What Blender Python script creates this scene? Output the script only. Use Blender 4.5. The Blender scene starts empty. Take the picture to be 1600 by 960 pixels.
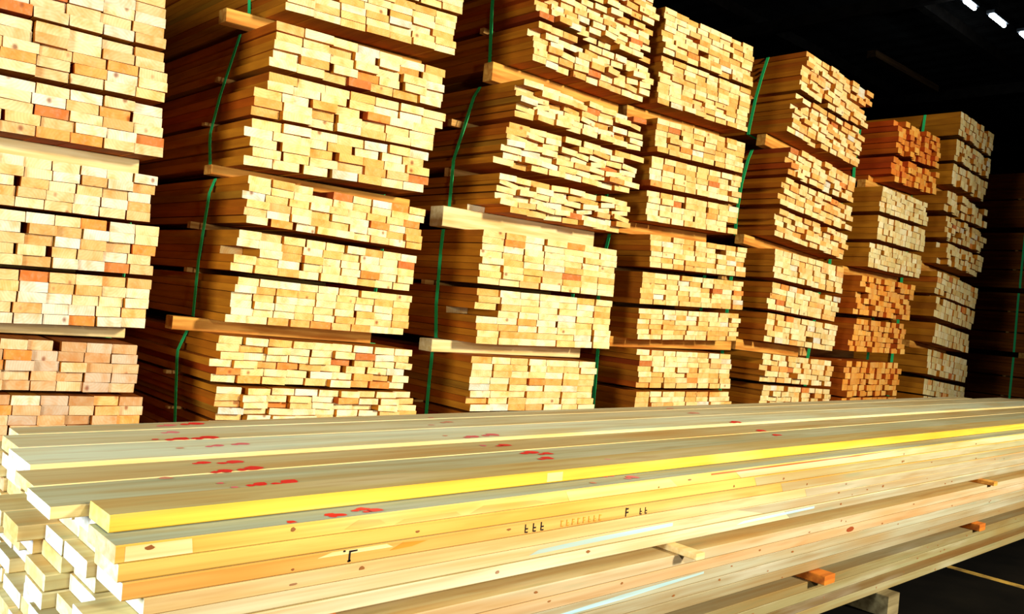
# Lumber warehouse: strapped bundles of sawn boards in tall stacks behind a loose pile of long boards.
import bpy, math, random
from mathutils import Matrix, Vector

S = bpy.context.scene
COL = S.collection
RND = random.Random(7)
FLOOR = -1.34          # metres, the lens is at z = 0
FACE = 4.0             # the sawn ends of the stacks stand in the plane y = 4
BLEN = 4.2

def lin(r, g, b):
    f = lambda c: (c / 255 / 12.92) if c / 255 <= 0.04045 else ((c / 255 + 0.055) / 1.055) ** 2.4
    return (f(r), f(g), f(b), 1.0)

def tag(o, label=None, cat=None, group=None, kind=None):
    if label: o['label'] = label
    if cat: o['category'] = cat
    if group: o['group'] = group
    if kind: o['kind'] = kind
    return o

def empty(name, loc, roty=0.0):
    o = bpy.data.objects.new(name, None)
    o.empty_display_size = 0.1
    o.location = loc
    o.rotation_euler = (0, roty, 0)
    COL.objects.link(o)
    return o

def mesh_obj(name, me, parent=None):
    o = bpy.data.objects.new(name, me)
    COL.objects.link(o)
    if parent: o.parent = parent
    return o

# ------------------------------------------------------------------ materials
def new_mat(name):
    m = bpy.data.materials.new(name)
    m.use_nodes = True
    nt = m.node_tree
    for n in list(nt.nodes): nt.nodes.remove(n)
    out = nt.nodes.new('ShaderNodeOutputMaterial')
    b = nt.nodes.new('ShaderNodeBsdfPrincipled')
    nt.links.new(b.outputs[0], out.inputs[0])
    return m, nt, b

def nd(nt, kind, **kw):
    n = nt.nodes.new(kind)
    for k, v in kw.items():
        if k.startswith('i_'):
            n.inputs[k[2:].replace('_', ' ')].default_value = v
        else:
            setattr(n, k, v)
    return n

def mixc(nt, fac, a, b, mode='MIX'):
    n = nt.nodes.new('ShaderNodeMix'); n.data_type = 'RGBA'; n.blend_type = mode
    for sock, v in ((n.inputs[0], fac), (n.inputs[6], a), (n.inputs[7], b)):
        if hasattr(v, 'is_linked') or hasattr(v, 'links'): nt.links.new(v, sock)
        else: sock.default_value = v
    return n.outputs[2]

def ramp(nt, src, stops):
    r = nt.nodes.new('ShaderNodeValToRGB')
    e = r.color_ramp.elements
    while len(e) < len(stops): e.new(0.5)
    for el, (p, c) in zip(e, stops):
        el.position = p; el.color = c if len(c) == 4 else (*c, 1)
    nt.links.new(src, r.inputs[0])
    return r.outputs[0]

g = lambda v: (v, v, v, 1)

def board_materials(suffix, merged):
    """End grain and long side of a sawn board; unit board coordinates (x and z span 1, y spans 1)."""
    res = []
    for which in ('side', 'end'):
        m, nt, b = new_mat('board_%s%s' % (which, suffix))
        if merged:
            tint = nd(nt, 'ShaderNodeAttribute', attribute_name='tint').outputs['Color']
            co = nd(nt, 'ShaderNodeAttribute', attribute_name='loc').outputs['Vector']
            sd = nd(nt, 'ShaderNodeAttribute', attribute_name='seed').outputs['Fac']
        else:
            oi = nd(nt, 'ShaderNodeObjectInfo')
            tint, sd = oi.outputs['Color'], oi.outputs['Random']
            co = nd(nt, 'ShaderNodeTexCoord').outputs['Object']
        off = nd(nt, 'ShaderNodeVectorMath', operation='SCALE'); off.inputs[0].default_value = (37, 53, 71)
        nt.links.new(sd, off.inputs['Scale'])
        sc = nd(nt, 'ShaderNodeVectorMath', operation='MULTIPLY')
        sc.inputs[1].default_value = (0.13, 0.35, 0.037) if which == 'side' else (0.13, 0.0, 0.037)
        nt.links.new(co, sc.inputs[0])
        ad = nd(nt, 'ShaderNodeVectorMath', operation='ADD')
        nt.links.new(sc.outputs[0], ad.inputs[0]); nt.links.new(off.outputs[0], ad.inputs[1])
        P = ad.outputs[0]
        if which == 'end':
            n1 = nd(nt, 'ShaderNodeTexNoise', i_Scale=17.0, i_Detail=2.5); nt.links.new(P, n1.inputs['Vector'])
            n2 = nd(nt, 'ShaderNodeTexNoise', i_Scale=55.0, i_Detail=3.0); nt.links.new(P, n2.inputs['Vector'])
            c = mixc(nt, ramp(nt, n1.outputs[0], [(0.42, g(0)), (0.72, g(0.68))]), tint, mixc(nt, 1.0, tint, lin(242, 190, 112), 'MULTIPLY'))
            c = mixc(nt, ramp(nt, n2.outputs[0], [(0.5, g(0)), (0.78, g(0.4))]), c, mixc(nt, 0.2, tint, lin(255, 250, 225)))
            # growth rings about a pith that lies off the board
            w = nd(nt, 'ShaderNodeTexWave', wave_type='RINGS', rings_direction='SPHERICAL', i_Scale=26.0, i_Distortion=1.2)
            pith = nd(nt, 'ShaderNodeVectorMath', operation='MULTIPLY_ADD'); pith.inputs[1].default_value = (0.16, 0, 0.22); pith.inputs[2].default_value = (-0.08, 0, -0.11)
            cmb = nd(nt, 'ShaderNodeCombineXYZ'); nt.links.new(sd, cmb.inputs[0])
            sn = nd(nt, 'ShaderNodeMath', operation='FRACT'); ml = nd(nt, 'ShaderNodeMath', operation='MULTIPLY'); ml.inputs[1].default_value = 17.3
            nt.links.new(sd, ml.inputs[0]); nt.links.new(ml.outputs[0], sn.inputs[0]); nt.links.new(sn.outputs[0], cmb.inputs[2])
            nt.links.new(cmb.outputs[0], pith.inputs[0])
            rg = nd(nt, 'ShaderNodeVectorMath', operation='ADD'); nt.links.new(sc.outputs[0], rg.inputs[0]); nt.links.new(pith.outputs[0], rg.inputs[1])
            nt.links.new(rg.outputs[0], w.inputs['Vector'])
            c = mixc(nt, ramp(nt, w.outputs['Fac'], [(0.3, g(0.13)), (0.8, g(0.0))]), c, lin(190, 110, 40))
            v = nd(nt, 'ShaderNodeTexVoronoi', i_Scale=9.0); nt.links.new(P, v.inputs['Vector'])
            c = mixc(nt, ramp(nt, v.outputs['Distance'], [(0.05, g(0.75)), (0.13, g(0))]), c, lin(120, 45, 10))
            b.inputs['Roughness'].default_value = 0.85
        else:
            n1 = nd(nt, 'ShaderNodeTexNoise', i_Scale=30.0, i_Detail=4.0); nt.links.new(P, n1.inputs['Vector'])
            c = mixc(nt, 1.0, tint, lin(198, 130, 32), 'MULTIPLY')  # same wood as the ends; dim light between stacks put into the side colour
            c = mixc(nt, ramp(nt, n1.outputs[0], [(0.35, g(0.6)), (0.65, g(0))]), c, mixc(nt, 1.0, tint, lin(146, 84, 14), 'MULTIPLY'))
            b.inputs['Roughness'].default_value = 0.7
        b.inputs['Specular IOR Level'].default_value = 0.15
        nt.links.new(c, b.inputs['Base Color'])
        res.append(m)
    return res

MAT_PART = board_materials('', False)
MAT_MERGED = board_materials('_merged', True)

def tint_material():
    """Long loose boards: colour per face from the mesh, grain along x, small knots."""
    m, nt, b = new_mat('loose_board_wood')
    tint = nd(nt, 'ShaderNodeAttribute', attribute_name='tint').outputs['Color']
    co = nd(nt, 'ShaderNodeTexCoord').outputs['Object']
    sd = nd(nt, 'ShaderNodeObjectInfo').outputs['Random']
    off = nd(nt, 'ShaderNodeVectorMath', operation='SCALE'); off.inputs[0].default_value = (31, 47, 59)
    nt.links.new(sd, off.inputs['Scale'])
    def scaled(v):
        s = nd(nt, 'ShaderNodeVectorMath', operation='MULTIPLY'); s.inputs[1].default_value = v
        nt.links.new(co, s.inputs[0])
        a = nd(nt, 'ShaderNodeVectorMath', operation='ADD'); nt.links.new(s.outputs[0], a.inputs[0]); nt.links.new(off.outputs[0], a.inputs[1])
        return a.outputs[0]
    n1 = nd(nt, 'ShaderNodeTexNoise', i_Scale=1.0, i_Detail=5.0); nt.links.new(scaled((0.9, 38, 60)), n1.inputs['Vector'])
    n2 = nd(nt, 'ShaderNodeTexNoise', i_Scale=1.0, i_Detail=2.0); nt.links.new(scaled((1.1, 7, 9)), n2.inputs['Vector'])
    c = mixc(nt, ramp(nt, n1.outputs[0], [(0.35, g(0.42)), (0.6, g(0))]), tint, mixc(nt, 1.0, tint, lin(214, 170, 110), 'MULTIPLY'))
    c = mixc(nt, ramp(nt, n2.outputs[0], [(0.5, g(0)), (0.7, g(0.6))]), c, mixc(nt, 1.0, tint, lin(244, 196, 122), 'MULTIPLY'))
    c = mixc(nt, ramp(nt, n2.outputs[0], [(0.25, g(0.45)), (0.45, g(0))]), c, mixc(nt, 0.35, tint, lin(255, 255, 235)))
    n3 = nd(nt, 'ShaderNodeTexNoise', i_Scale=1.0, i_Detail=4.0); nt.links.new(scaled((2.6, 24, 34)), n3.inputs['Vector'])
    c = mixc(nt, ramp(nt, n3.outputs[0], [(0.56, g(0)), (0.72, g(0.5))]), c, mixc(nt, 1.0, tint, lin(222, 190, 142), 'MULTIPLY'))
    c = mixc(nt, ramp(nt, n3.outputs[0], [(0.28, g(0.5)), (0.42, g(0))]), c, mixc(nt, 1.0, tint, lin(206, 222, 218), 'MULTIPLY'))
    nt.links.new(c, b.inputs['Base Color'])
    b.inputs['Roughness'].default_value = 0.62
    b.inputs['Specular IOR Level'].default_value = 0.25
    return m
MAT_LOOSE = tint_material()

def plain(name, col, rough=0.6, metal=0.0, emit=None, noise=None):
    m, nt, b = new_mat(name)
    b.inputs['Base Color'].default_value = col
    b.inputs['Roughness'].default_value = rough
    b.inputs['Metallic'].default_value = metal
    b.inputs['Specular IOR Level'].default_value = 0.2
    if noise:
        co = nd(nt, 'ShaderNodeTexCoord').outputs['Object']
        mp = nd(nt, 'ShaderNodeMapping'); mp.inputs['Scale'].default_value = noise[0]
        nt.links.new(co, mp.inputs['Vector'])
        n = nd(nt, 'ShaderNodeTexNoise', i_Scale=1.0, i_Detail=6.0); nt.links.new(mp.outputs[0], n.inputs['Vector'])
        nt.links.new(ramp(nt, n.outputs[0], [(0.35, noise[1]), (0.65, col)]), b.inputs['Base Color'])
    if emit:
        b.inputs['Emission Color'].default_value = emit[0]
        b.inputs['Emission Strength'].default_value = emit[1]
    return m

MAT_STRAP = plain('green_plastic_strap', lin(52, 224, 124), 0.5)
MAT_ASPHALT = plain('dark_asphalt', lin(19, 16, 11), 0.95, noise=((3, 3, 3), lin(9, 8, 6)))
MAT_ASPHALT.node_tree.nodes['Principled BSDF'].inputs['Specular IOR Level'].default_value = 0.03
MAT_YELLOW = plain('yellow_floor_paint', lin(190, 150, 60), 0.8, noise=((9, 9, 9), lin(110, 85, 40)))
MAT_ROOF = plain('dark_roof_sheet', lin(48, 48, 46), 0.8, noise=((0.6, 2.5, 1), lin(22, 22, 22)))
MAT_WALL = plain('dark_wall_sheet', lin(40, 34, 28), 0.9, noise=((4, 4, 0.5), lin(24, 20, 16)))
MAT_BEAM = plain('brown_timber_beam', lin(92, 62, 28), 0.8, noise=((0.8, 20, 20), lin(60, 38, 16)))
MAT_STEEL = plain('dark_steel', lin(50, 44, 38), 0.6, 0.3, noise=((5, 5, 5), lin(30, 26, 22)))
MAT_GLOW = plain('cold_white_lamp', (0.8, 0.9, 1, 1), 0.4, emit=((0.78, 0.9, 1.0, 1), 28.0))
MAT_HOUSING = plain('lamp_housing', lin(70, 74, 78), 0.5, 0.4)

# ------------------------------------------------------------------ shapes
def box_mesh(name, x0, x1, y0, y1, z0, z1, mat):
    v = [(x, y, z) for x in (x0, x1) for y in (y0, y1) for z in (z0, z1)]
    f = [(0, 1, 3, 2), (4, 6, 7, 5), (0, 4, 5, 1), (2, 3, 7, 6), (0, 2, 6, 4), (1, 5, 7, 3)]
    me = bpy.data.meshes.new(name); me.from_pydata(v, [], f); me.update()
    me.materials.append(mat)
    return me

def chamfered(w, t, c):
    """Cross-section of a board with eased edges, centred, in x and z."""
    a, b = w / 2, t / 2
    return [(-a + c[0], -b), (a - c[0], -b), (a, -b + c[1]), (a, b - c[1]), (a - c[0], b), (-a + c[0], b), (-a, b - c[1]), (-a, -b + c[1])]

def unit_board(i):
    """Board of unit size along y, sawn ends at y = 0 and 1, corners a little uneven."""
    r = random.Random(100 + i)
    ring = [(x + r.uniform(-.012, .012), z + r.uniform(-.03, .03)) for x, z in chamfered(1, 1, (0.012, 0.035))]
    v = [(x, 0, z) for x, z in ring] + [(x, 1, z) for x, z in ring]
    f = [tuple(range(8)), tuple(range(15, 7, -1))] + [(k, k + 8, (k + 1) % 8 + 8, (k + 1) % 8) for k in range(8)]
    return v, f

UNITS = [unit_board(i) for i in range(6)]
UNIT_MESH = []
for v, f in UNITS:
    me = bpy.data.meshes.new('sawn_board'); me.from_pydata(v, [], f)
    me.materials.append(MAT_PART[0]); me.materials.append(MAT_PART[1])
    for k, p in enumerate(me.polygons): p.material_index = 1 if k < 2 else 0
    me.update()
    UNIT_MESH.append(me)

def merged_boards(specs, parent):
    """All the remaining boards of one bundle as one uncounted mass."""
    V, F, M, T, L, SD = [], [], [], [], [], []
    for (loc, rot, scl, col, var, seed) in specs:
        mat = Matrix.Translation(loc) @ Matrix.Rotation(rot, 4, 'Y')
        n = len(V); v, f = UNITS[var]
        for p in v:
            V.append(tuple(mat @ Vector((p[0] * scl[0], p[1] * scl[1], p[2] * scl[2]))))
            T.extend(col); L.extend(p); SD.append(seed)
        for k, q in enumerate(f):
            F.append(tuple(i + n for i in q)); M.append(1 if k < 2 else 0)
    me = bpy.data.meshes.new('packed_lumber'); me.from_pydata(V, [], F)
    me.materials.append(MAT_MERGED[0]); me.materials.append(MAT_MERGED[1])
    me.polygons.foreach_set('material_index', M)
    me.attributes.new('tint', 'FLOAT_COLOR', 'POINT').data.foreach_set('color', T)
    me.attributes.new('loc', 'FLOAT_VECTOR', 'POINT').data.foreach_set('vector', L)
    me.attributes.new('seed', 'FLOAT', 'POINT').data.foreach_set('value', SD)
    me.update()
    o = mesh_obj('packed_lumber', me, parent)
    o['kind'] = 'stuff'
    return o

def hull(pts):
    pts = sorted(set(pts)); out = []
    for seq in (pts, pts[::-1]):
        part = []
        for p in seq:
            while len(part) > 1 and (part[-1][0] - part[-2][0]) * (p[1] - part[-2][1]) - (part[-1][1] - part[-2][1]) * (p[0] - part[-2][0]) <= 0: part.pop()
            part.append(p)
        out += part[:-1]
    return out

def strap_mesh(loop, y, wid=0.03, th=0.003):
    """Flat band that runs round a bundle: loop of (x, z), outward offset th."""
    n = len(loop); cx = sum(p[0] for p in loop) / n; cz = sum(p[1] for p in loop) / n
    V, F = [], []
    for x, z in loop:
        dx, dz = x - cx, z - cz; d = math.hypot(dx, dz) or 1
        for k in (0, th):
            for yy in (y - wid / 2, y + wid / 2):
                V.append((x + dx / d * k, yy, z + dz / d * k))
    for i in range(n):
        a, b = i * 4, ((i + 1) % n) * 4
        F += [(a, b, b + 1, a + 1), (a + 2, a + 3, b + 3, b + 2), (a, a + 2, b + 2, b), (a + 1, b + 1, b + 3, a + 3)]
    me = bpy.data.meshes.new('strap'); me.from_pydata(V, [], F); me.materials.append(MAT_STRAP); me.update()
    return me

# ------------------------------------------------------------------ stacks of strapped bundles
# per bundle: tilt, then tiers from the top: left x, width, bottom z, top z, lean of the ends
STACKS = {
    'A': [
        (0.005, [(0.183, 1.2, 0.984, 1.215, -0.016), (0.202, 1.2, 0.749, 0.97, -0.015), (0.218, 1.2, 0.5, 0.723, -0.012)]),
        (0.002, [(0.197, 1.2, 0.203, 0.413, 0.01), (0.233, 1.2, -0.037, 0.187, 0.017), (0.213, 1.2, -0.278, -0.056, 0.01)]),
        (-0.027, [(0.188, 1.2, -0.556, -0.341, -0.001), (0.221, 1.2, -0.785, -0.575, -0.018)]),
    ],
    'B': [
        (0.043, [(1.978, 1.078, 1.601, 1.83, 0.004), (1.96, 1.078, 1.358, 1.586, 0.004)]),
        (0.018, [(1.924, 1.07, 1.052, 1.276, 0.007), (1.855, 1.103, 0.8, 1.024, 0.049), (1.826, 1.075, 0.551, 0.781, 0.012)]),
        (-0.025, [(1.832, 1.067, 0.247, 0.48, -0.005), (1.797, 1.072, 0.007, 0.211, 0.027), (1.803, 1.057, -0.244, -0.019, 0.003)]),
        (-0.038, [(1.747, 1.144, -0.545, -0.318, 0.01), (1.768, 1.195, -0.736, -0.567, -0.021)]),
    ],
    'C': [
        (-0.011, [(3.631, 1.15, 2.046, 2.328, -0.009), (3.63, 1.15, 1.786, 2.018, -0.018), (3.633, 1.16, 1.497, 1.748, 0.015)]),
        (-0.001, [(3.537, 1.246, 1.139, 1.37, 0.057), (3.459, 1.293, 0.822, 1.094, 0.085), (3.427, 1.257, 0.534, 0.763, 0.038)]),
        (-0.001, [(3.357, 1.251, 0.078, 0.408, 0.006), (3.366, 1.228, -0.29, 0.048, -0.007)]),
        (-0.019, [(3.352, 1.129, -0.713, -0.377, -0.023)]),
    ],
    'D': [
        (0.013, [(4.9, 1.17, 1.894, 2.217, -0.037), (4.9, 1.18, 1.525, 1.867, 0.0)]),
        (0.025, [(4.918, 1.158, 1.18, 1.423, -0.011), (4.893, 1.158, 0.926, 1.143, 0.004), (4.887, 1.165, 0.671, 0.891, -0.003)]),
        (0.021, [(4.974, 1.248, 0.337, 0.576, -0.037), (4.897, 1.33, 0.062, 0.295, 0.0), (4.9, 1.308, -0.198, 0.027, -0.005)]),
        (-0.01, [(4.951, 1.196, -0.576, -0.293, -0.019), (4.948, 1.237, -0.843, -0.604, -0.016)]),
    ],
    'E': [
        (-0.082, [(6.854, 1.27, 2.0, 2.37, 0.096), (6.748, 1.292, 1.611, 1.958, 0.06)]),
        (-0.07, [(6.754, 1.236, 1.258, 1.503, 0.037), (6.68, 1.29, 0.978, 1.218, 0.028), (6.639, 1.286, 0.703, 0.937, 0.004)]),
        (-0.047, [(6.66, 1.243, 0.355, 0.606, -0.008), (6.631, 1.248, 0.08, 0.315, 0.038), (6.631, 1.254, -0.204, 0.046, 0.019)]),
        (-0.04, [(6.616, 1.256, -0.549, -0.304, -0.011), (6.649, 1.195, -0.854, -0.578, 0.005)]),
    ],
    'F': [
        (0.003, [(8.826, 1.045, 1.86, 2.197, -0.032), (8.752, 1.101, 1.565, 1.807, -0.012)]),
        (-0.014, [(8.564, 1.16, 1.208, 1.46, -0.022), (8.557, 1.154, 0.92, 1.164, -0.001), (8.425, 1.246, 0.625, 0.873, 0.047)]),
        (-0.005, [(8.25, 1.258, 0.144, 0.532, 0.054), (8.19, 1.218, -0.225, 0.1, 0.049), (8.127, 1.227, -0.678, -0.324, -0.003)]),
    ],
    'G': [
        (-0.046, [(10.361, 1.123, 2.314, 2.586, -0.002), (10.345, 1.076, 2.017, 2.266, 0.024), (10.29, 1.105, 1.733, 1.974, 0.003)]),
        (-0.053, [(10.183, 1.229, 1.407, 1.637, -0.014), (10.227, 1.252, 1.102, 1.353, -0.007), (10.231, 1.226, 0.805, 1.055, 0.016)]),
        (-0.093, [(10.138, 1.243, 0.428, 0.683, -0.001), (10.156, 1.187, 0.164, 0.398, 0.016), (10.178, 1.058, -0.129, 0.099, 0.016)]),
        (-0.088, [(10.082, 1.194, -0.492, -0.21, -0.012), (10.057, 1.224, -0.727, -0.548, -0.003)]),
    ],
}

STACKS['H'] = [(0.0, [(14.2, 1.25, 2.16, 2.55, 0), (14.2, 1.25, 1.73, 2.14, 0)]),
               (0.0, [(14.22, 1.25, 1.39, 1.65, 0), (14.22, 1.25, 1.1, 1.37, 0), (14.2, 1.25, 0.82, 1.08, 0)]),
               (0.0, [(14.18, 1.25, 0.47, 0.74, 0), (14.2, 1.25, 0.16, 0.45, 0), (14.2, 1.25, -0.14, 0.14, 0)]),
               (0.0, [(14.2, 1.25, -0.5, -0.22, 0), (14.2, 1.25, -0.8, -0.52, 0)])]

CREAM = [(242, 216, 150), (246, 224, 164), (240, 208, 136), (248, 230, 180), (234, 194, 118), (226, 174, 92), (244, 218, 152), (246, 226, 168)]
RARE = [(232, 160, 80), (224, 140, 62), (226, 216, 184), (238, 190, 122), (232, 176, 104), (216, 214, 190), (196, 116, 56)]
WARM = [(238, 208, 138), (242, 214, 148), (230, 190, 112), (224, 172, 90), (244, 222, 164)]
ORANGE = [(230, 148, 50), (222, 130, 40), (236, 166, 64), (214, 118, 36), (238, 178, 80)]
PALE = [(236, 222, 160), (226, 212, 150), (240, 228, 176), (220, 196, 126), (232, 214, 150)]
BEIGE = [(226, 194, 136), (232, 204, 150), (220, 180, 118), (238, 216, 168), (214, 166, 98), (222, 208, 176)]
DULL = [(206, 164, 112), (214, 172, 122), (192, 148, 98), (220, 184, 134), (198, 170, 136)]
AMBER = [(234, 168, 70), (228, 154, 58), (238, 184, 92), (222, 160, 76)]
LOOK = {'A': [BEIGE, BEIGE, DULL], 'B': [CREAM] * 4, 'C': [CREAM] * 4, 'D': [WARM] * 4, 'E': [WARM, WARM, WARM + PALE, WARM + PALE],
        'F': [ORANGE, PALE, AMBER], 'G': [PALE] * 4, 'H': [DULL] * 4}
COUNT = {'A': [9, 11, 11], 'B': [7, 7, 9, 9], 'C': [9, 8, 7, 7], 'D': [8, 8, 9, 8], 'E': [9, 9, 9, 9], 'F': [10, 10, 11], 'G': [11, 11, 11, 11], 'H': [8] * 4}
JUMBLE = {('C', 0): .045, ('C', 1): .075, ('B', 3): .025, ('B', 1): .012, ('E', 0): .02, ('E', 1): .025, ('G', 0): .02, ('G', 1): .03, ('F', 0): .03, ('F', 2): .03, ('E', 3): .02}
RAGGED = {('B', 0): .25, ('B', 1): .8, ('C', 0): .9, ('C', 1): 1.0, ('B', 3): .5, ('B', 2): .25, ('D', 0): .25, ('E', 0): .6, ('E', 1): .6}   # how far columns of boards drift from row to row
THICK = {'A': .044, 'C': .041, 'D': .04, 'E': .046, 'F': .055, 'G': .07, 'H': .045}
RAREP = {'A': .16, 'B': .13, 'C': .12, 'D': .1, 'E': .08, 'F': 0, 'G': .04, 'H': 0}

STACK_WORD = {'A': 'leftmost stack', 'B': 'second stack from the left', 'C': 'third stack from the left', 'D': 'fourth stack from the left',
              'E': 'fifth stack from the left', 'F': 'sixth stack from the left', 'G': 'seventh stack from the left', 'H': 'dark last stack at the right'}
LOOK_WORD = {'A': ['beige board ends', 'beige and bluish board ends', 'dull brown board ends'], 'B': ['cream board ends', 'bright cream board ends', 'thin cream board ends', 'mixed jumbled board ends'],
             'C': ['small jumbled cream board ends', 'crooked scattered cream board ends', 'wide neat cream board ends', 'neat yellow-cream board ends'],
             'D': ['golden tan board ends', 'golden tan board ends', 'tan board ends', 'yellowish tan board ends'],
             'E': ['tan tilted board ends', 'tan speckled board ends', 'tan board ends', 'pale speckled board ends'],
             'F': ['deep orange board ends', 'pale yellow board ends', 'amber orange board ends'],
             'G': ['pale yellow board ends', 'pale holed board ends', 'pale yellow board ends', 'pale greenish board ends'],
             'H': ['dark brown board sides'] * 4}
LEVEL4 = ['topmost', 'second from top', 'third from top', 'lowest']
LEVEL3 = ['topmost', 'middle', 'lowest']

def build_bundle(s, bi, th, tiers, last, label, group):
    rnd = random.Random('%s%d' % (s, bi))
    tiers = list(tiers)
    if last:                       # the bottom tiers go down behind the loose pile to the floor timbers
        x, w, zb, zt, sh = tiers[-1]
        rest = zb - (FLOOR + 0.1) - 0.015
        n = max(1, round(rest / 0.24)) if rest > 0.1 else 0
        for k in range(n):
            top = zb - 0.015 - k * rest / n
            tiers.append((x, w, top - rest / n + (0.015 if k < n - 1 else 0), top, 0))
    ct, st = math.cos(th), math.sin(th)
    x, w, zb, zt, sh = tiers[-1]
    ox, oz = x, zb - w / 2 * math.tan(th)
    root = empty('lumber_bundle', (ox, FACE, oz), -th)
    tag(root, label, 'lumber bundle', group)
    def local(px, pz):
        dx, dz = px - ox, pz - oz
        return dx * ct + dz * st, -dx * st + dz * ct
    ncol = COUNT[s][bi]; jumble = JUMBLE.get((s, bi), .004)
    specs = []; edges = []; floor_z = None
    n_seen = len(STACKS[s][bi][1])
    for ti, (x, w, zb, zt, sh) in enumerate(tiers):
        lx, lz = local(x, zb - w / 2 * math.tan(th))
        h = zt - zb
        thick = THICK.get(s, .045 if bi == 1 else .0375)
        rows = max(2, round(h / thick)); t = h / rows
        rag = RAGGED.get((s, bi), .12)
        tier_ws = [rnd.uniform(.94, 1.06) for _ in range(ncol)]
        prev = edges[-1][3] if edges else None
        edges.append([lx, lx + w, lz, lz + h, sh])
        for r in range(rows):
            rowoff = sh * ((r + .5) / rows - .5) + max(-.03, min(.03, rnd.gauss(0, .003 + .018 * rag)))
            ws = [q * rnd.uniform(1 - .1 * rag, 1 + .1 * rag) for q in tier_ws]
            gaps = [max(.0008, rnd.gauss(.002, .002)) + (rnd.uniform(.008, .03) if rnd.random() < .05 + .06 * rag else 0) for _ in range(ncol)]
            k = (w - sum(gaps)) / sum(ws)
            cx = lx + rowoff
            for c in range(ncol):
                bw = ws[c] * k
                y = rnd.gauss(0, .006 + min(jumble, .04) * .5)
                if rnd.random() < .006 + jumble * .5: y += rnd.uniform(.06, .3)
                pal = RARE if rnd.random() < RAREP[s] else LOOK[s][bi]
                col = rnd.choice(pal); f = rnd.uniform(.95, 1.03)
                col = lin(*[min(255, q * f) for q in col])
                rot = max(-.16, min(.16, rnd.gauss(0, jumble))) * (.35 if r in (0, rows - 1) else 1)
                tt = t * rnd.uniform(.955, .99) - abs(rot) * bw * .3
                specs.append([((cx + bw / 2, y, lz + (r + .5) * t), rot, (bw * .985, BLEN + rnd.uniform(-.03, .03), tt), col, rnd.randrange(6), rnd.random(), ti, r, c, rows)])
                cx += bw + gaps[c]
    specs = [q[0] for q in specs]
    def seen(q):                       # how much of a board the picture can show
        if q[6] >= n_seen: return -9
        if s == 'A' and q[8] < 3: return -5
        if s == 'H': return 5 - q[8] + q[2][2]
        return (3 if q[8] == 0 else 0) + q[2][0] * q[2][2] * 200 - (q[6] * .15 if last else 0)
    specs.sort(key=seen, reverse=True)
    n_parts = 8 * 3 if s == 'H' else 96
    for q in specs[:n_parts]:
        o = mesh_obj('board', UNIT_MESH[q[4]], root)
        o.location = q[0]; o.rotation_euler = (0, q[1], 0); o.scale = q[2]; o.color = q[3]
    merged_boards([q[:6] for q in specs[n_parts:]], root)
    # thin laths in the seams between tiers
    for a, b in zip(edges[:-1], edges[1:]):
        z0, z1 = b[3], a[2]
        if z1 - z0 < .004: continue
        for yy in (.5, 3.5):
            x0 = min(a[0], b[0]) + (.03 if s == 'D' else -rnd.uniform(.0, .05)); x1 = max(a[1], b[1]) - rnd.uniform(.1, .3)
            me = box_mesh('lath', x0, x1, yy - .02, yy + .02, z0 + .001, z1 - .001, MAT_LATH)
            mesh_obj('lath', me, root)
    # the green strap follows the uneven sides
    pts = []
    for (px, py, pz), rot, (bw, bl, bt), *_ in specs:
        for sx in (-.5, .5):
            for sz in (-.5, .5):
                ax, az = sx * bw, sz * bt
                pts.append((round(px + ax * math.cos(rot) + az * math.sin(rot), 4), round(pz - ax * math.sin(rot) + az * math.cos(rot), 4)))
    mesh_obj('strap', strap_mesh(hull(pts), 0.4), root)
    return ox, oz, edges

MAT_LATH = None
def wood_part_material(name, col, dark):
    return plain(name, col, 0.75, noise=((2.5, 30, 30), dark))
MAT_LATH = wood_part_material('lath_wood', lin(222, 172, 92), lin(170, 110, 44))
MAT_SPACER = wood_part_material('spacer_wood', lin(232, 170, 74), lin(186, 112, 34))
MAT_SPACER_PALE = wood_part_material('pale_spacer_wood', lin(238, 212, 150), lin(214, 176, 104))

def spacer(x0, x1, y, z0, z1, th, label, group, mat, depth=.09, name='spacer_timber'):
    """A squared timber that lies across under a bundle, its edges eased."""
    hgt = z1 - z0; L = (x1 - x0)
    ring = chamfered(depth, hgt, (.004, .004))
    V = [(-L / 2, p[0], p[1]) for p in ring] + [(L / 2, p[0], p[1]) for p in ring]
    F = [tuple(range(7, -1, -1)), tuple(range(8, 16))] + [(k, (k + 1) % 8, (k + 1) % 8 + 8, k + 8) for k in range(8)]
    me = bpy.data.meshes.new(name); me.from_pydata(V, [], F); me.materials.append(mat); me.update()
    o = mesh_obj(name, me)
    o.location = ((x0 + x1) / 2, y, (z0 + z1) / 2); o.rotation_euler = (0, -th, 0)
    return tag(o, label, 'spacer timber', group)

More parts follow.
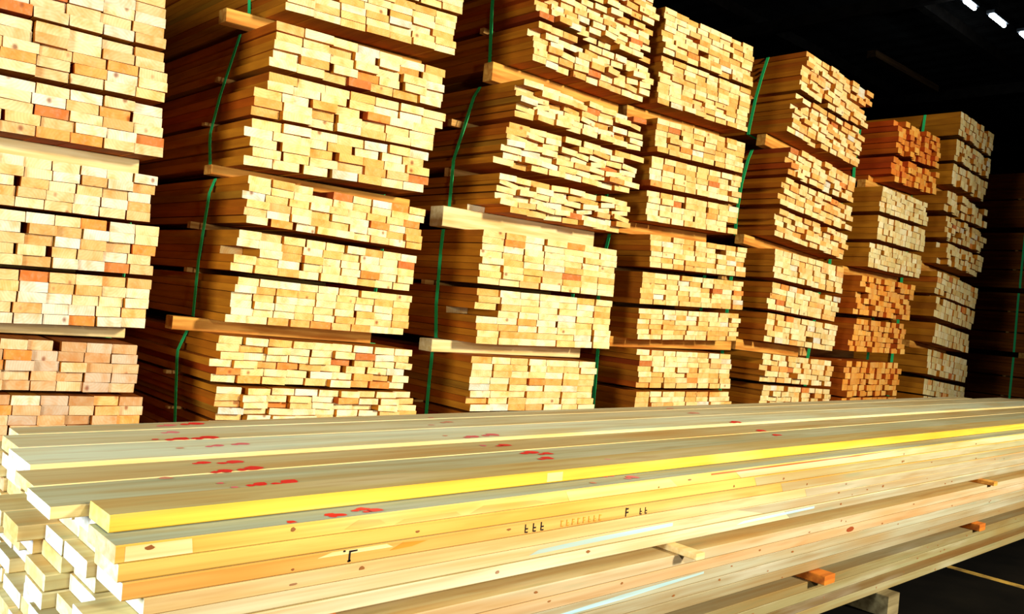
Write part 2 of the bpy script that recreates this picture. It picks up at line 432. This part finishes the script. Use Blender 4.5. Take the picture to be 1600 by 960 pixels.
ENDS = {('A', 1): (.1, 1.385), ('A', 0): (.1, 1.385), ('B', 0): (1.75, 2.95), ('B', 1): (1.74, 2.95), ('B', 2): (1.61, 2.76), ('C', 0): (3.5, 4.72), ('C', 1): (3.19, 4.56), ('C', 2): (3.19, 4.52),
        ('D', 0): (4.82, 6.0), ('D', 1): (4.84, 5.95), ('D', 2): (4.8, 6.45), ('E', 0): (6.7, 7.95), ('E', 1): (6.5, 7.8), ('E', 2): (6.52, 7.6)}
ORD = ['first', 'second', 'third', 'fourth', 'fifth', 'sixth', 'seventh', 'eighth']
for s, bundles in STACKS.items():
    nb = len(bundles); names = LEVEL4 if nb == 4 else LEVEL3
    info = []
    for bi, (th, tiers) in enumerate(bundles):
        lab = '%s bundle of the %s, %s' % (names[bi], STACK_WORD[s], LOOK_WORD[s][bi])
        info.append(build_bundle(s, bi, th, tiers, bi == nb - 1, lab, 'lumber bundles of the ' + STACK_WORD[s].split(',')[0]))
    for bi in range(nb):
        th, tiers = bundles[bi]
        x, w, zb, zt, sh = tiers[-1]
        if bi < nb - 1:
            th2, t2 = bundles[bi + 1]
            top = t2[0][3]; tm = (th + th2) / 2
            cut = abs(th - th2) * .5
            z1, z0 = zb - .001 - cut * .5, top + .001 + cut * .5
            if z1 - z0 < .03: z0, z1 = z0 - .006, z1 + .006
            where = 'under the %s bundle of the %s' % (names[bi], STACK_WORD[s])
            e = ENDS.get((s, bi), (x - .1, x + w - .08))
            pale = (s, bi) in (('C', 1), ('C', 2), ('A', 0), ('A', 1))
            grp = 'spacer timbers of the ' + STACK_WORD[s].split(',')[0]
            zmid = lambda xx: math.tan(tm) * (xx - (x + w / 2))
            dz = zmid((e[0] + e[1]) / 2)
            spacer(e[0], e[1], FACE + .26, z0 + dz, z1 + dz, tm, ('pale' if pale else 'orange-brown') + ' timber ' + where, grp, MAT_SPACER_PALE if pale else MAT_SPACER, .13 if pale else .09)
            spacer(x - .02, x + w, FACE + BLEN - .5, z0 + zmid(x + w / 2), z1, tm, 'rear timber ' + where, grp, MAT_SPACER)
        else:
            for yy, word in ((FACE + .3, 'front'), (FACE + BLEN - .4, 'rear')):
                spacer(x - .03, x + w + .03, yy, FLOOR, FLOOR + .098 - abs(th) * w * .5, 0, word + ' floor timber under the ' + STACK_WORD[s].split(',')[0], 'floor timbers under the stacks', MAT_SPACER)

# ------------------------------------------------------------------ loose pile of long boards in front
def blob(cx, cy, rx, ry, n=9, rnd=RND):
    return [(cx + rx * math.cos(a) * k, cy + ry * math.sin(a) * k) for a, k in ((2 * math.pi * i / n, rnd.uniform(.7, 1.15)) for i in range(n))]

def loose_board(y0, y1, z0, z1, u0, u1, top, side, end, label, marks_top=(), marks_side=(), warp=0.0):
    """One board along x. Marks are small painted polygons (colour, points) that lie on its top or near side."""
    ring = [(y, z) for y, z in chamfered(y1 - y0, z1 - z0, (.003, .003))]
    L = u1 - u0; cy, cz = (y0 + y1) / 2, (z0 + z1) / 2
    nseg = 8
    V, F, T = [], [], []
    for i in range(nseg + 1):
        x = L * i / nseg; off = warp * math.sin(math.pi * i / nseg)
        V += [(x, p[0] + off, p[1]) for p in ring]
    F.append(tuple(range(7, -1, -1))); T.append(end)
    F.append(tuple(range(nseg * 8, nseg * 8 + 8))); T.append(end)
    for i in range(nseg):
        for k in range(8):
            F.append((i * 8 + k, i * 8 + (k + 1) % 8, (i + 1) * 8 + (k + 1) % 8, (i + 1) * 8 + k))
            T.append(top if k in (0, 4) else side)  # tops duller than sides: weaker grazing light put into the face colour
    for q, (col, pts) in enumerate(marks_top):
        n = len(V); V += [(x - u0, y - cy, z1 - cz + .0006 + .00015 * min(q, 6)) for x, y in pts]; F.append(tuple(range(n, n + len(pts)))); T.append(col)
    for q, (col, pts) in enumerate(marks_side):
        n = len(V); V += [(x - u0, y0 - cy - .0006 - .00015 * min(q, 6), z - cz) for x, z in pts]; F.append(tuple(range(n, n + len(pts)))); T.append(col)
    me = bpy.data.meshes.new('loose_board'); me.from_pydata(V, [], F)
    at = me.attributes.new('tint', 'FLOAT_COLOR', 'CORNER')
    data = []
    for p, c in zip(me.polygons, T): data += list(c) * p.loop_total
    at.data.foreach_set('color', data)
    me.materials.append(MAT_LOOSE); me.update()
    o = mesh_obj('loose_board', me)
    o.location = (u0, cy, cz)
    return tag(o, label, 'board', 'loose boards of the front pile')

RED = lin(236, 22, 26); PINK = lin(226, 110, 120); ROSE = lin(212, 140, 110)
BLUE = lin(176, 214, 222); BLACK = lin(26, 16, 8); KNOT = lin(150, 96, 44); RUST = lin(222, 96, 16); SEPIA = lin(226, 150, 44)

def red_spots(spots):
    out = []
    for x, y, r, c in spots:
        r *= 1.25
        out.append((c, blob(x, y, r, r * .85)))
        if r > .018: out.append((c, blob(x - r * 1.3, y - r * .3, r * .6, r * .5))); 
    return out

def knots(u0, u1, z0, z1, n, rnd):
    return [(KNOT, blob(rnd.uniform(u0, u1), rnd.uniform(z0 + .008, z1 - .008), rnd.uniform(.004, .011), rnd.uniform(.003, .006), 8, rnd)) for _ in range(n)]

# top layer, from the back to the near side
Z1 = -.53
BACK = [
    (2.858, 2.98, Z1, .664, 8.25, lin(190, 182, 138), 'grayish tan board, rearmost of the top layer of the front pile',
     [(1.135, 2.92, .02, PINK), (1.231, 2.935, .026, RED), (2.22, 2.88, .012, ROSE), (3.9, 2.9, .02, ROSE)]),
    (2.656, 2.853, Z1, .62, 8.95, lin(200, 196, 152), 'pale tan board with red marks, second from rear on top of front pile',
     [(1.097, 2.79, .018, PINK), (1.08, 2.676, .024, RED), (1.173, 2.675, .028, RED), (1.0, 2.68, .01, RED), (2.224, 2.769, .02, ROSE), (2.1, 2.72, .012, ROSE), (3.9, 2.74, .03, ROSE)]),
    (2.424, 2.653, Z1, .595, 9.6, lin(214, 222, 186), 'pale greenish board with pink marks, third from rear on top of front pile',
     [(1.14, 2.54, .017, PINK), (1.227, 2.548, .018, PINK), (1.02, 2.53, .01, ROSE), (2.1, 2.456, .022, PINK), (2.21, 2.471, .026, PINK), (2.0, 2.5, .01, ROSE), (3.85, 2.446, .028, RED)]),
    (2.235, 2.415, Z1 - .010, .56, 9.9, lin(192, 174, 118), 'tan board with red marks, fourth from rear on top of the front pile',
     [(1.027, 2.364, .017, RED), (1.106, 2.348, .022, RED), (1.037, 2.245, .02, RED), (1.121, 2.25, .024, RED), (2.146, 2.324, .022, RED), (2.05, 2.34, .012, PINK), (3.795, 2.264, .022, RED)]),
    (2.03, 2.228, Z1 - .010, .545, 10.1, lin(180, 180, 138), 'gray-olive board with red marks, just behind the bright yellow edged board',
     [(1.056, 2.075, .019, RED), (1.136, 2.07, .025, RED), (.862, 2.213, .014, ROSE), (.965, 2.114, .008, PINK), (.98, 2.06, .008, PINK), (2.145, 2.186, .026, RED), (2.19, 2.15, .02, RED), (2.126, 2.085, .022, RED), (3.747, 2.148, .02, RED)]),
]
TAN_SIDE = lin(236, 218, 156)
ENDCOL = [lin(244, 248, 226), lin(238, 244, 250), lin(252, 244, 192), lin(244, 222, 160), lin(250, 250, 240), lin(222, 236, 226), lin(240, 206, 160)]
for (y0, y1, z1, u0, u1, top, lab, spots) in BACK:
    loose_board(y0, y1, -.5685, z1, u0, u1, top, TAN_SIDE, RND.choice(ENDCOL[:4]), lab, marks_top=red_spots(spots))
loose_board(1.885, 2.022, -.5685, Z1, .623, 10.3, lin(192, 172, 108), lin(240, 196, 66), lin(246, 226, 130),
            'bright yellow edged board raised at the front of the top layer of the pile',
            marks_top=red_spots([(2.3, 1.96, .012, ROSE)]), marks_side=[(lin(255, 236, 150), [(1.93, -.564), (2.0, -.564), (2.0, -.536), (1.93, -.536)])])

def glyphs(u, z, h, rnd, n, col):
    """A row of small stamped upright strokes and bars."""
    out = []
    for i in range(n):
        x = u + i * h * 1.25; w = h * .16
        out.append((col, [(x, z), (x + w, z), (x + w, z + h), (x, z + h)]))
        for k in rnd.sample((.05, .45, .85), 2):
            out.append((col, [(x + w, z + h * (k - .08)), (x + h * .5, z + h * (k - .08)), (x + h * .5, z + h * (k + .1)), (x + w, z + h * (k + .1))]))
    return out

SIDES = {
    2: (lin(170, 180, 150), lin(244, 196, 92), 'gray-green topped board with cream edge, nearest board just below the yellow one'),
    3: (lin(206, 190, 130), lin(228, 190, 92), 'yellow edged board, nearest board of the third layer of the front pile'),
    4: (lin(206, 190, 130), lin(226, 176, 90), 'orange-tan edged board with black stamped marks, nearest in the fourth layer'),
    5: (lin(206, 190, 130), lin(216, 182, 118), 'pinkish tan edged board, nearest board of the fifth layer of the front pile'),
    6: (lin(206, 190, 130), lin(214, 198, 150), 'pale cream edged board with blue streak, nearest board of the sixth layer'),
    7: (lin(206, 190, 130), lin(216, 202, 160), 'whitish edged nearest board at the bottom of the pile\'s upper part'),
}
LAYER_WORD = {2: 'second', 3: 'third', 4: 'fourth', 5: 'fifth', 6: 'sixth', 7: 'seventh', 8: 'eighth', 9: 'ninth', 10: 'tenth', 11: 'eleventh', 12: 'twelfth', 13: 'thirteenth', 14: 'fourteenth', 15: 'fifteenth', 16: 'sixteenth'}

def layer(k, z1, t, yfront, near_side, near_top, near_label, marks_top=(), marks_side=()):
    rnd = random.Random(900 + k)
    n = 7
    ws = [rnd.uniform(.85, 1.15) for _ in range(n)]
    tot = 2.98 - yfront - .006 * (n - 1)
    y = yfront
    for i in range(n):
        w = ws[i] * tot / sum(ws)
        u0 = .60 + rnd.gauss(0, .028) + (.02 if k in (3, 5) else 0); u1 = rnd.uniform(9.4, 10.6)
        endc = rnd.choice(ENDCOL)
        if i == 0:
            loose_board(y, y + w, z1 - t, z1, u0, u1, near_top, near_side, endc, near_label, marks_top, tuple(marks_side) + tuple(knots(.8, 6, z1 - t, z1, 5, rnd)))
        else:
            far = 'rearmost board' if i == n - 1 else ['', 'second', 'third', 'fourth', 'fifth', 'sixth'][i] + ' board from the near side'
            loose_board(y, y + w, z1 - t, z1, u0, u1, lin(206, 190, 130), TAN_SIDE, endc, '%s in the %s layer of the front pile' % (far, LAYER_WORD[k]))
        y += w + .006

L2 = -.571; PITCH = .0398
for k in range(2, 8):
    z1 = L2 - PITCH * (k - 2)
    rr = random.Random(k)
    mt, ms = (), []
    if k == 2:
        mt = red_spots([(1.013, 1.818, .011, RED), (1.128, 1.838, .013, RED), (1.152, 1.826, .015, RED), (1.232, 1.85, .016, RED), (1.255, 1.83, .018, RED), (2.247, 1.9, .02, PINK), (2.31, 1.85, .02, PINK), (2.1, 1.84, .01, ROSE)])
        ms = [(lin(250, 238, 180), [(.63, -.606), (.772, -.606), (.768, -.5745), (.63, -.5745)]), (lin(252, 226, 120), [(1.95, -.606), (2.5, -.606), (2.45, -.5745), (1.93, -.5745)]),
              (lin(204, 198, 142), [(2.9, -.606), (9.3, -.606), (9.3, -.5745), (2.85, -.5745)]),
              (RUST, [(2.7, -.5755), (3.75, -.5748), (4.3, -.5752), (3.75, -.581), (2.7, -.582)]), (KNOT, blob(.68, -.583, .011, .006)), (lin(242, 178, 76), [(1.15, -.6), (1.2, -.604), (1.27, -.598), (1.25, -.585), (1.19, -.58)]),
              (lin(240, 172, 70), [(1.55, -.603), (1.7, -.606), (1.85, -.6), (1.8, -.588), (1.6, -.585)]), (lin(236, 176, 70), [(1.3, -.604), (1.52, -.604), (1.5, -.592), (1.33, -.594)])]
    if k == 4:
        ms = glyphs(1.768, z1 - .033, .026, rr, 3, BLACK) + glyphs(1.92, z1 - .032, .02, rr, 8, SEPIA) + glyphs(2.225, z1 - .034, .03, rr, 1, BLACK) + glyphs(2.30, z1 - .034, .022, rr, 2, BLACK) + [(BLACK, q) for q in ([(1.168, z1 - .032), (1.173, z1 - .032), (1.173, z1 - .004), (1.168, z1 - .004)], [(1.173, z1 - .009), (1.192, z1 - .008), (1.192, z1 - .004), (1.173, z1 - .004)], blob(1.17, z1 - .03, .005, .004), blob(1.155, z1 - .004, .004, .003))]
        ms.append((SEPIA, [(1.29, z1 - .02), (1.36, z1 - .018), (1.41, z1 - .008), (1.33, z1 - .004)]))
        ms.insert(0, (lin(250, 236, 176), [(1.08, z1 - .012), (1.3, z1 - .012), (1.28, z1 - .002), (1.12, z1 - .002)]))
    if k in (3, 4, 5):
        ms = [(lin((0, 0, 0, 184, 178, 182)[k], (0, 0, 0, 176, 166, 168)[k], (0, 0, 0, 128, 122, 130)[k]), [(2.42 + .2 * k, z1 - .036), (9.3, z1 - .036), (9.3, z1 - .0025), (2.4 + .2 * k, z1 - .0025)])] + list(ms)
    if k == 6:
        ms = [(lin(178, 166, 130), [(3.1, z1 - .036), (9.3, z1 - .036), (9.3, z1 - .0025), (2.9, z1 - .0025)]), (BLUE, [(1.80, z1 - .027), (2.08, z1 - .024), (2.5, z1 - .018), (2.5, z1 - .006), (2.1, z1 - .008), (1.84, z1 - .014)])]
    if k == 7: ms = [(lin(172, 164, 132), [(3.3, z1 - .036), (9.3, z1 - .036), (9.3, z1 - .0025), (3.25, z1 - .0025)]), (BLUE, [(2.9, z1 - .02), (3.5, z1 - .016), (3.5, z1 - .006), (2.95, z1 - .01)])]
    top, side, lab = SIDES[k]
    layer(k, z1, .0385, 1.80 + (0 if k in (2, 4, 5) else rr.uniform(0, .008)), side, top, lab, mt, ms)

B2 = -.833
for j in range(5):
    k = 8 + j; z1 = B2 - j * .0408
    side = [lin(198, 178, 136), lin(198, 168, 122), lin(176, 170, 138), lin(166, 156, 122), lin(156, 142, 104)][j]  # lower layers darkened: weaker light low down put into the side colours
    ms = []
    if j == 2: ms = [(BLUE, [(1.83, z1 - .034), (2.2, z1 - .028), (2.65, z1 - .012), (2.65, z1 - .004), (2.2, z1 - .012), (1.83, z1 - .026)])]
    if j == 1: ms = [(lin(150, 70, 26), blob(3.75, z1 - .02, .035, .014))]
    word = ['top', 'second', 'third', 'fourth', 'bottom'][j]
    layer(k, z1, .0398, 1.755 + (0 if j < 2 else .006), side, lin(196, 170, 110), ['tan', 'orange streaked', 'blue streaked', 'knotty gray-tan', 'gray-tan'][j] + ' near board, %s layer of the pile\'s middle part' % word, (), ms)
B3 = -1.076
for j in range(4):
    k = 13 + j; z1 = B3 - j * .0405
    side = [lin(140, 128, 84), lin(150, 140, 94), lin(118, 96, 54), lin(150, 138, 92)][j]  # lowest part's dimmer light put into darker side colours
    word = ['top', 'second', 'third', 'bottom'][j]
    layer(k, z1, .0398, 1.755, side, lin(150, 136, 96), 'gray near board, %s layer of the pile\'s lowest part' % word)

# stickers between the parts of the pile, and the timbers it stands on
def sticker(x, y0, y1, z0, z1, w, label, mat, name='spacer_strip'):
    ring = chamfered(w, z1 - z0, (.003, .003))
    L = y1 - y0
    V = [(p[0], 0, p[1]) for p in ring] + [(p[0], L, p[1]) for p in ring]
    F = [tuple(range(8)), tuple(range(15, 7, -1))] + [(k, k + 8, (k + 1) % 8 + 8, (k + 1) % 8) for k in range(8)]
    me = bpy.data.meshes.new(name); me.from_pydata(V, [], F); me.materials.append(mat); me.update()
    o = mesh_obj(name, me); o.location = (x, y0, (z0 + z1) / 2)
    return tag(o, label, 'spacer strip', 'spacer strips in the front pile')
MAT_RUSTY = wood_part_material('orange_spacer_wood', lin(214, 122, 34), lin(160, 78, 18))
zu0, zu1 = B2 + .0008, L2 - PITCH * 5 - .0385 - .0005
sticker(2.50, 1.68, 2.97, zu0, zu1, .05, 'pale strip sticking out between the upper and middle parts of the front pile', MAT_SPACER_PALE)
sticker(1.12, 1.77, 2.97, zu0, zu1, .06, 'orange strip end near the pile corner, between its upper and middle parts', MAT_RUSTY)
sticker(5.45, 1.72, 2.97, zu0, zu1, .06, 'brown strip at the far right between upper and middle parts of the pile', MAT_SPACER)
sticker(8.3, 1.8, 2.97, zu0, zu1, .06, 'last strip at the far end between upper and middle parts of the pile', MAT_SPACER)
zm0, zm1 = B3 + .0008, B2 - 4 * .0408 - .0398 - .0005
sticker(3.47, 1.69, 2.97, zm0, zm1, .09, 'orange block end sticking out below the middle part of the front pile', MAT_RUSTY)
sticker(5.3, 1.72, 2.97, zm0, zm1, .09, 'orange strip end at the right edge below the middle part of the pile', MAT_RUSTY)
sticker(1.2, 1.77, 2.97, zm0, zm1, .09, 'hidden strip near the pile corner below its middle part', MAT_SPACER)
zf = B3 - 3 * .0405 - .0398 - .0005
sticker(4.15, 1.70, 2.97, FLOOR, zf, .12, 'grayish timber on the dark floor carrying the front pile', wood_part_material('gray_timber_wood', lin(150, 134, 92), lin(104, 88, 54)), 'floor_timber')
sticker(1.3, 1.8, 2.97, FLOOR, zf, .12, 'floor timber under the near corner of the front pile', MAT_SPACER, 'floor_timber')
sticker(8.2, 1.8, 2.97, FLOOR, zf, .12, 'floor timber under the far end of the front pile', MAT_SPACER, 'floor_timber')

# ------------------------------------------------------------------ the shed
def struct(name, me):
    o = mesh_obj(name, me); o['kind'] = 'structure'; return o
struct('floor', box_mesh('floor', -8, 40, -8, 16, FLOOR - .2, FLOOR, MAT_ASPHALT))
struct('trim_1', box_mesh('floor_line', 5.32, 5.385, -6, 3.9, FLOOR, FLOOR + .002, MAT_YELLOW))
def corrugated(name, x0, x1, y0, y1, z, pitch, amp, mat):
    n = int((x1 - x0) / pitch); V, F = [], []
    for i in range(n + 1):
        x = x0 + i * pitch; d = amp if (i // 2) % 2 else 0
        V += [(x, y0, z + d), (x, y1, z + d)]
        if i: F.append((2 * i - 2, 2 * i - 1, 2 * i + 1, 2 * i))
    me = bpy.data.meshes.new(name); me.from_pydata(V, [], F); me.materials.append(mat); me.update(); return me
struct('ceiling', corrugated('ceiling', -8, 40, -2, 16, 6.6, .15, .04, MAT_ROOF))
struct('wall_back', box_mesh('wall_back', -8, 40, 13, 13.2, FLOOR, 6.7, MAT_WALL))
struct('wall_right', box_mesh('wall_right', 34, 34.2, -8, 13, FLOOR, 6.7, MAT_WALL))
struct('trim_2', box_mesh('purlin', 18.1, 21.5, 8.85, 9.05, 5.95, 6.1, MAT_BEAM))  # only the lit stretch of a purlin; the light's reach sets its length
for i, y in enumerate((3.2, 7.4, 10.6)):
    struct('trim_%d' % (3 + i), box_mesh('purlin', -8, 34, y - .08, y + .08, 6.35, 6.58, MAT_STEEL))
for i, x in enumerate((2, 9, 16, 23, 30)):
    struct('trim_%d' % (6 + i), box_mesh('rafter', x - .08, x + .08, -2, 13, 6.1, 6.36, MAT_STEEL))

for i, (x0, x1, y, word) in enumerate(((15.95, 16.42, 6.25, 'nearest'), (16.9, 17.62, 6.14, 'middle'), (18.19, 18.9, 6.03, 'farthest'))):
    root = empty('ceiling_light', ((x0 + x1) / 2, y, 6.0))
    tag(root, 'cold white tube light under the dark roof, %s of the three' % word, 'ceiling light', 'tube lights under the roof')
    h = (x1 - x0) / 2
    mesh_obj('housing', box_mesh('housing', -h - .03, h + .03, -.07, .07, .03, .09, MAT_HOUSING), root)
    ring = [(.032 * math.cos(a), .032 * math.sin(a)) for a in [2 * math.pi * k / 10 for k in range(10)]]
    V = [(-h, p[0], p[1]) for p in ring] + [(h, p[0], p[1]) for p in ring]
    F = [tuple(range(9, -1, -1)), tuple(range(10, 20))] + [(k, (k + 1) % 10, (k + 1) % 10 + 10, k + 10) for k in range(10)]
    me = bpy.data.meshes.new('tube'); me.from_pydata(V, [], F); me.materials.append(MAT_GLOW); me.update()
    mesh_obj('tube', me, root)
    mesh_obj('rod', box_mesh('rod', -.01, .01, -.01, .01, .09, .6, MAT_STEEL), root)

# ------------------------------------------------------------------ light
def aim(o, target):
    o.rotation_euler = (Vector(target) - o.location).to_track_quat('-Z', 'Y').to_euler()
def spot(name, loc, target, power, size, blend, radius, col):
    d = bpy.data.lights.new(name, 'SPOT'); d.energy = power; d.spot_size = math.radians(size); d.spot_blend = blend; d.shadow_soft_size = radius; d.color = col
    o = bpy.data.objects.new(name, d); COL.objects.link(o); o.location = loc; aim(o, target); return o
def area(name, loc, target, power, sx, sy, col):
    d = bpy.data.lights.new(name, 'AREA'); d.shape = 'RECTANGLE'; d.size = sx; d.size_y = sy; d.energy = power; d.color = col
    o = bpy.data.objects.new(name, d); COL.objects.link(o); o.location = loc; aim(o, target); return o
spot('door_daylight', (5.2, -6.0, 2.6), (4.6, 4, 1.3), 6700, 84, 1.0, .5, (1.0, .94, .8))
spot('camera_flash', (1.1, -.7, .4), (1.9, 2.2, -.5), 210, 96, 1.0, .08, (1.0, .97, .88))
area('left_fill', (-2.6, 1.6, .25), (1.0, 2.6, -.6), 260, 1.2, 1.2, (.84, .94, 1.0))  # unseen cool fill added to brighten the pile's left board ends

w = bpy.data.worlds.new('shed_air'); S.world = w; w.use_nodes = True
w.node_tree.nodes['Background'].inputs[0].default_value = (1.0, .85, .6, 1)
w.node_tree.nodes['Background'].inputs[1].default_value = .03

# ------------------------------------------------------------------ camera
cam = bpy.data.cameras.new('camera'); co = bpy.data.objects.new('camera', cam); COL.objects.link(co)
cam.sensor_fit = 'HORIZONTAL'; cam.sensor_width = 36.0; cam.lens = 36.0 * 1340.8 / 1600
cam.clip_start = .02; cam.clip_end = 200
f_, yaw, pit, roll = 1340.8, .73924, -.00913, .0866
fw = Vector((math.sin(yaw) * math.cos(pit), math.cos(yaw) * math.cos(pit), math.sin(pit)))
r0 = Vector((math.cos(yaw), -math.sin(yaw), 0)); u0 = r0.cross(fw)
rr_ = r0 * math.cos(roll) + u0 * math.sin(roll); uu_ = -r0 * math.sin(roll) + u0 * math.cos(roll)
# in image terms a positive roll here lowers the right end of the horizon
co.matrix_world = Matrix(((rr_.x, uu_.x, -fw.x, 0), (rr_.y, uu_.y, -fw.y, 0), (rr_.z, uu_.z, -fw.z, 0), (0, 0, 0, 1)))
S.camera = co
S.view_settings.view_transform = 'Standard'
S.view_settings.look = 'None'
S.view_settings.exposure = 0.0
S.cycles.max_bounces = 6
S.cycles.use_denoising = True
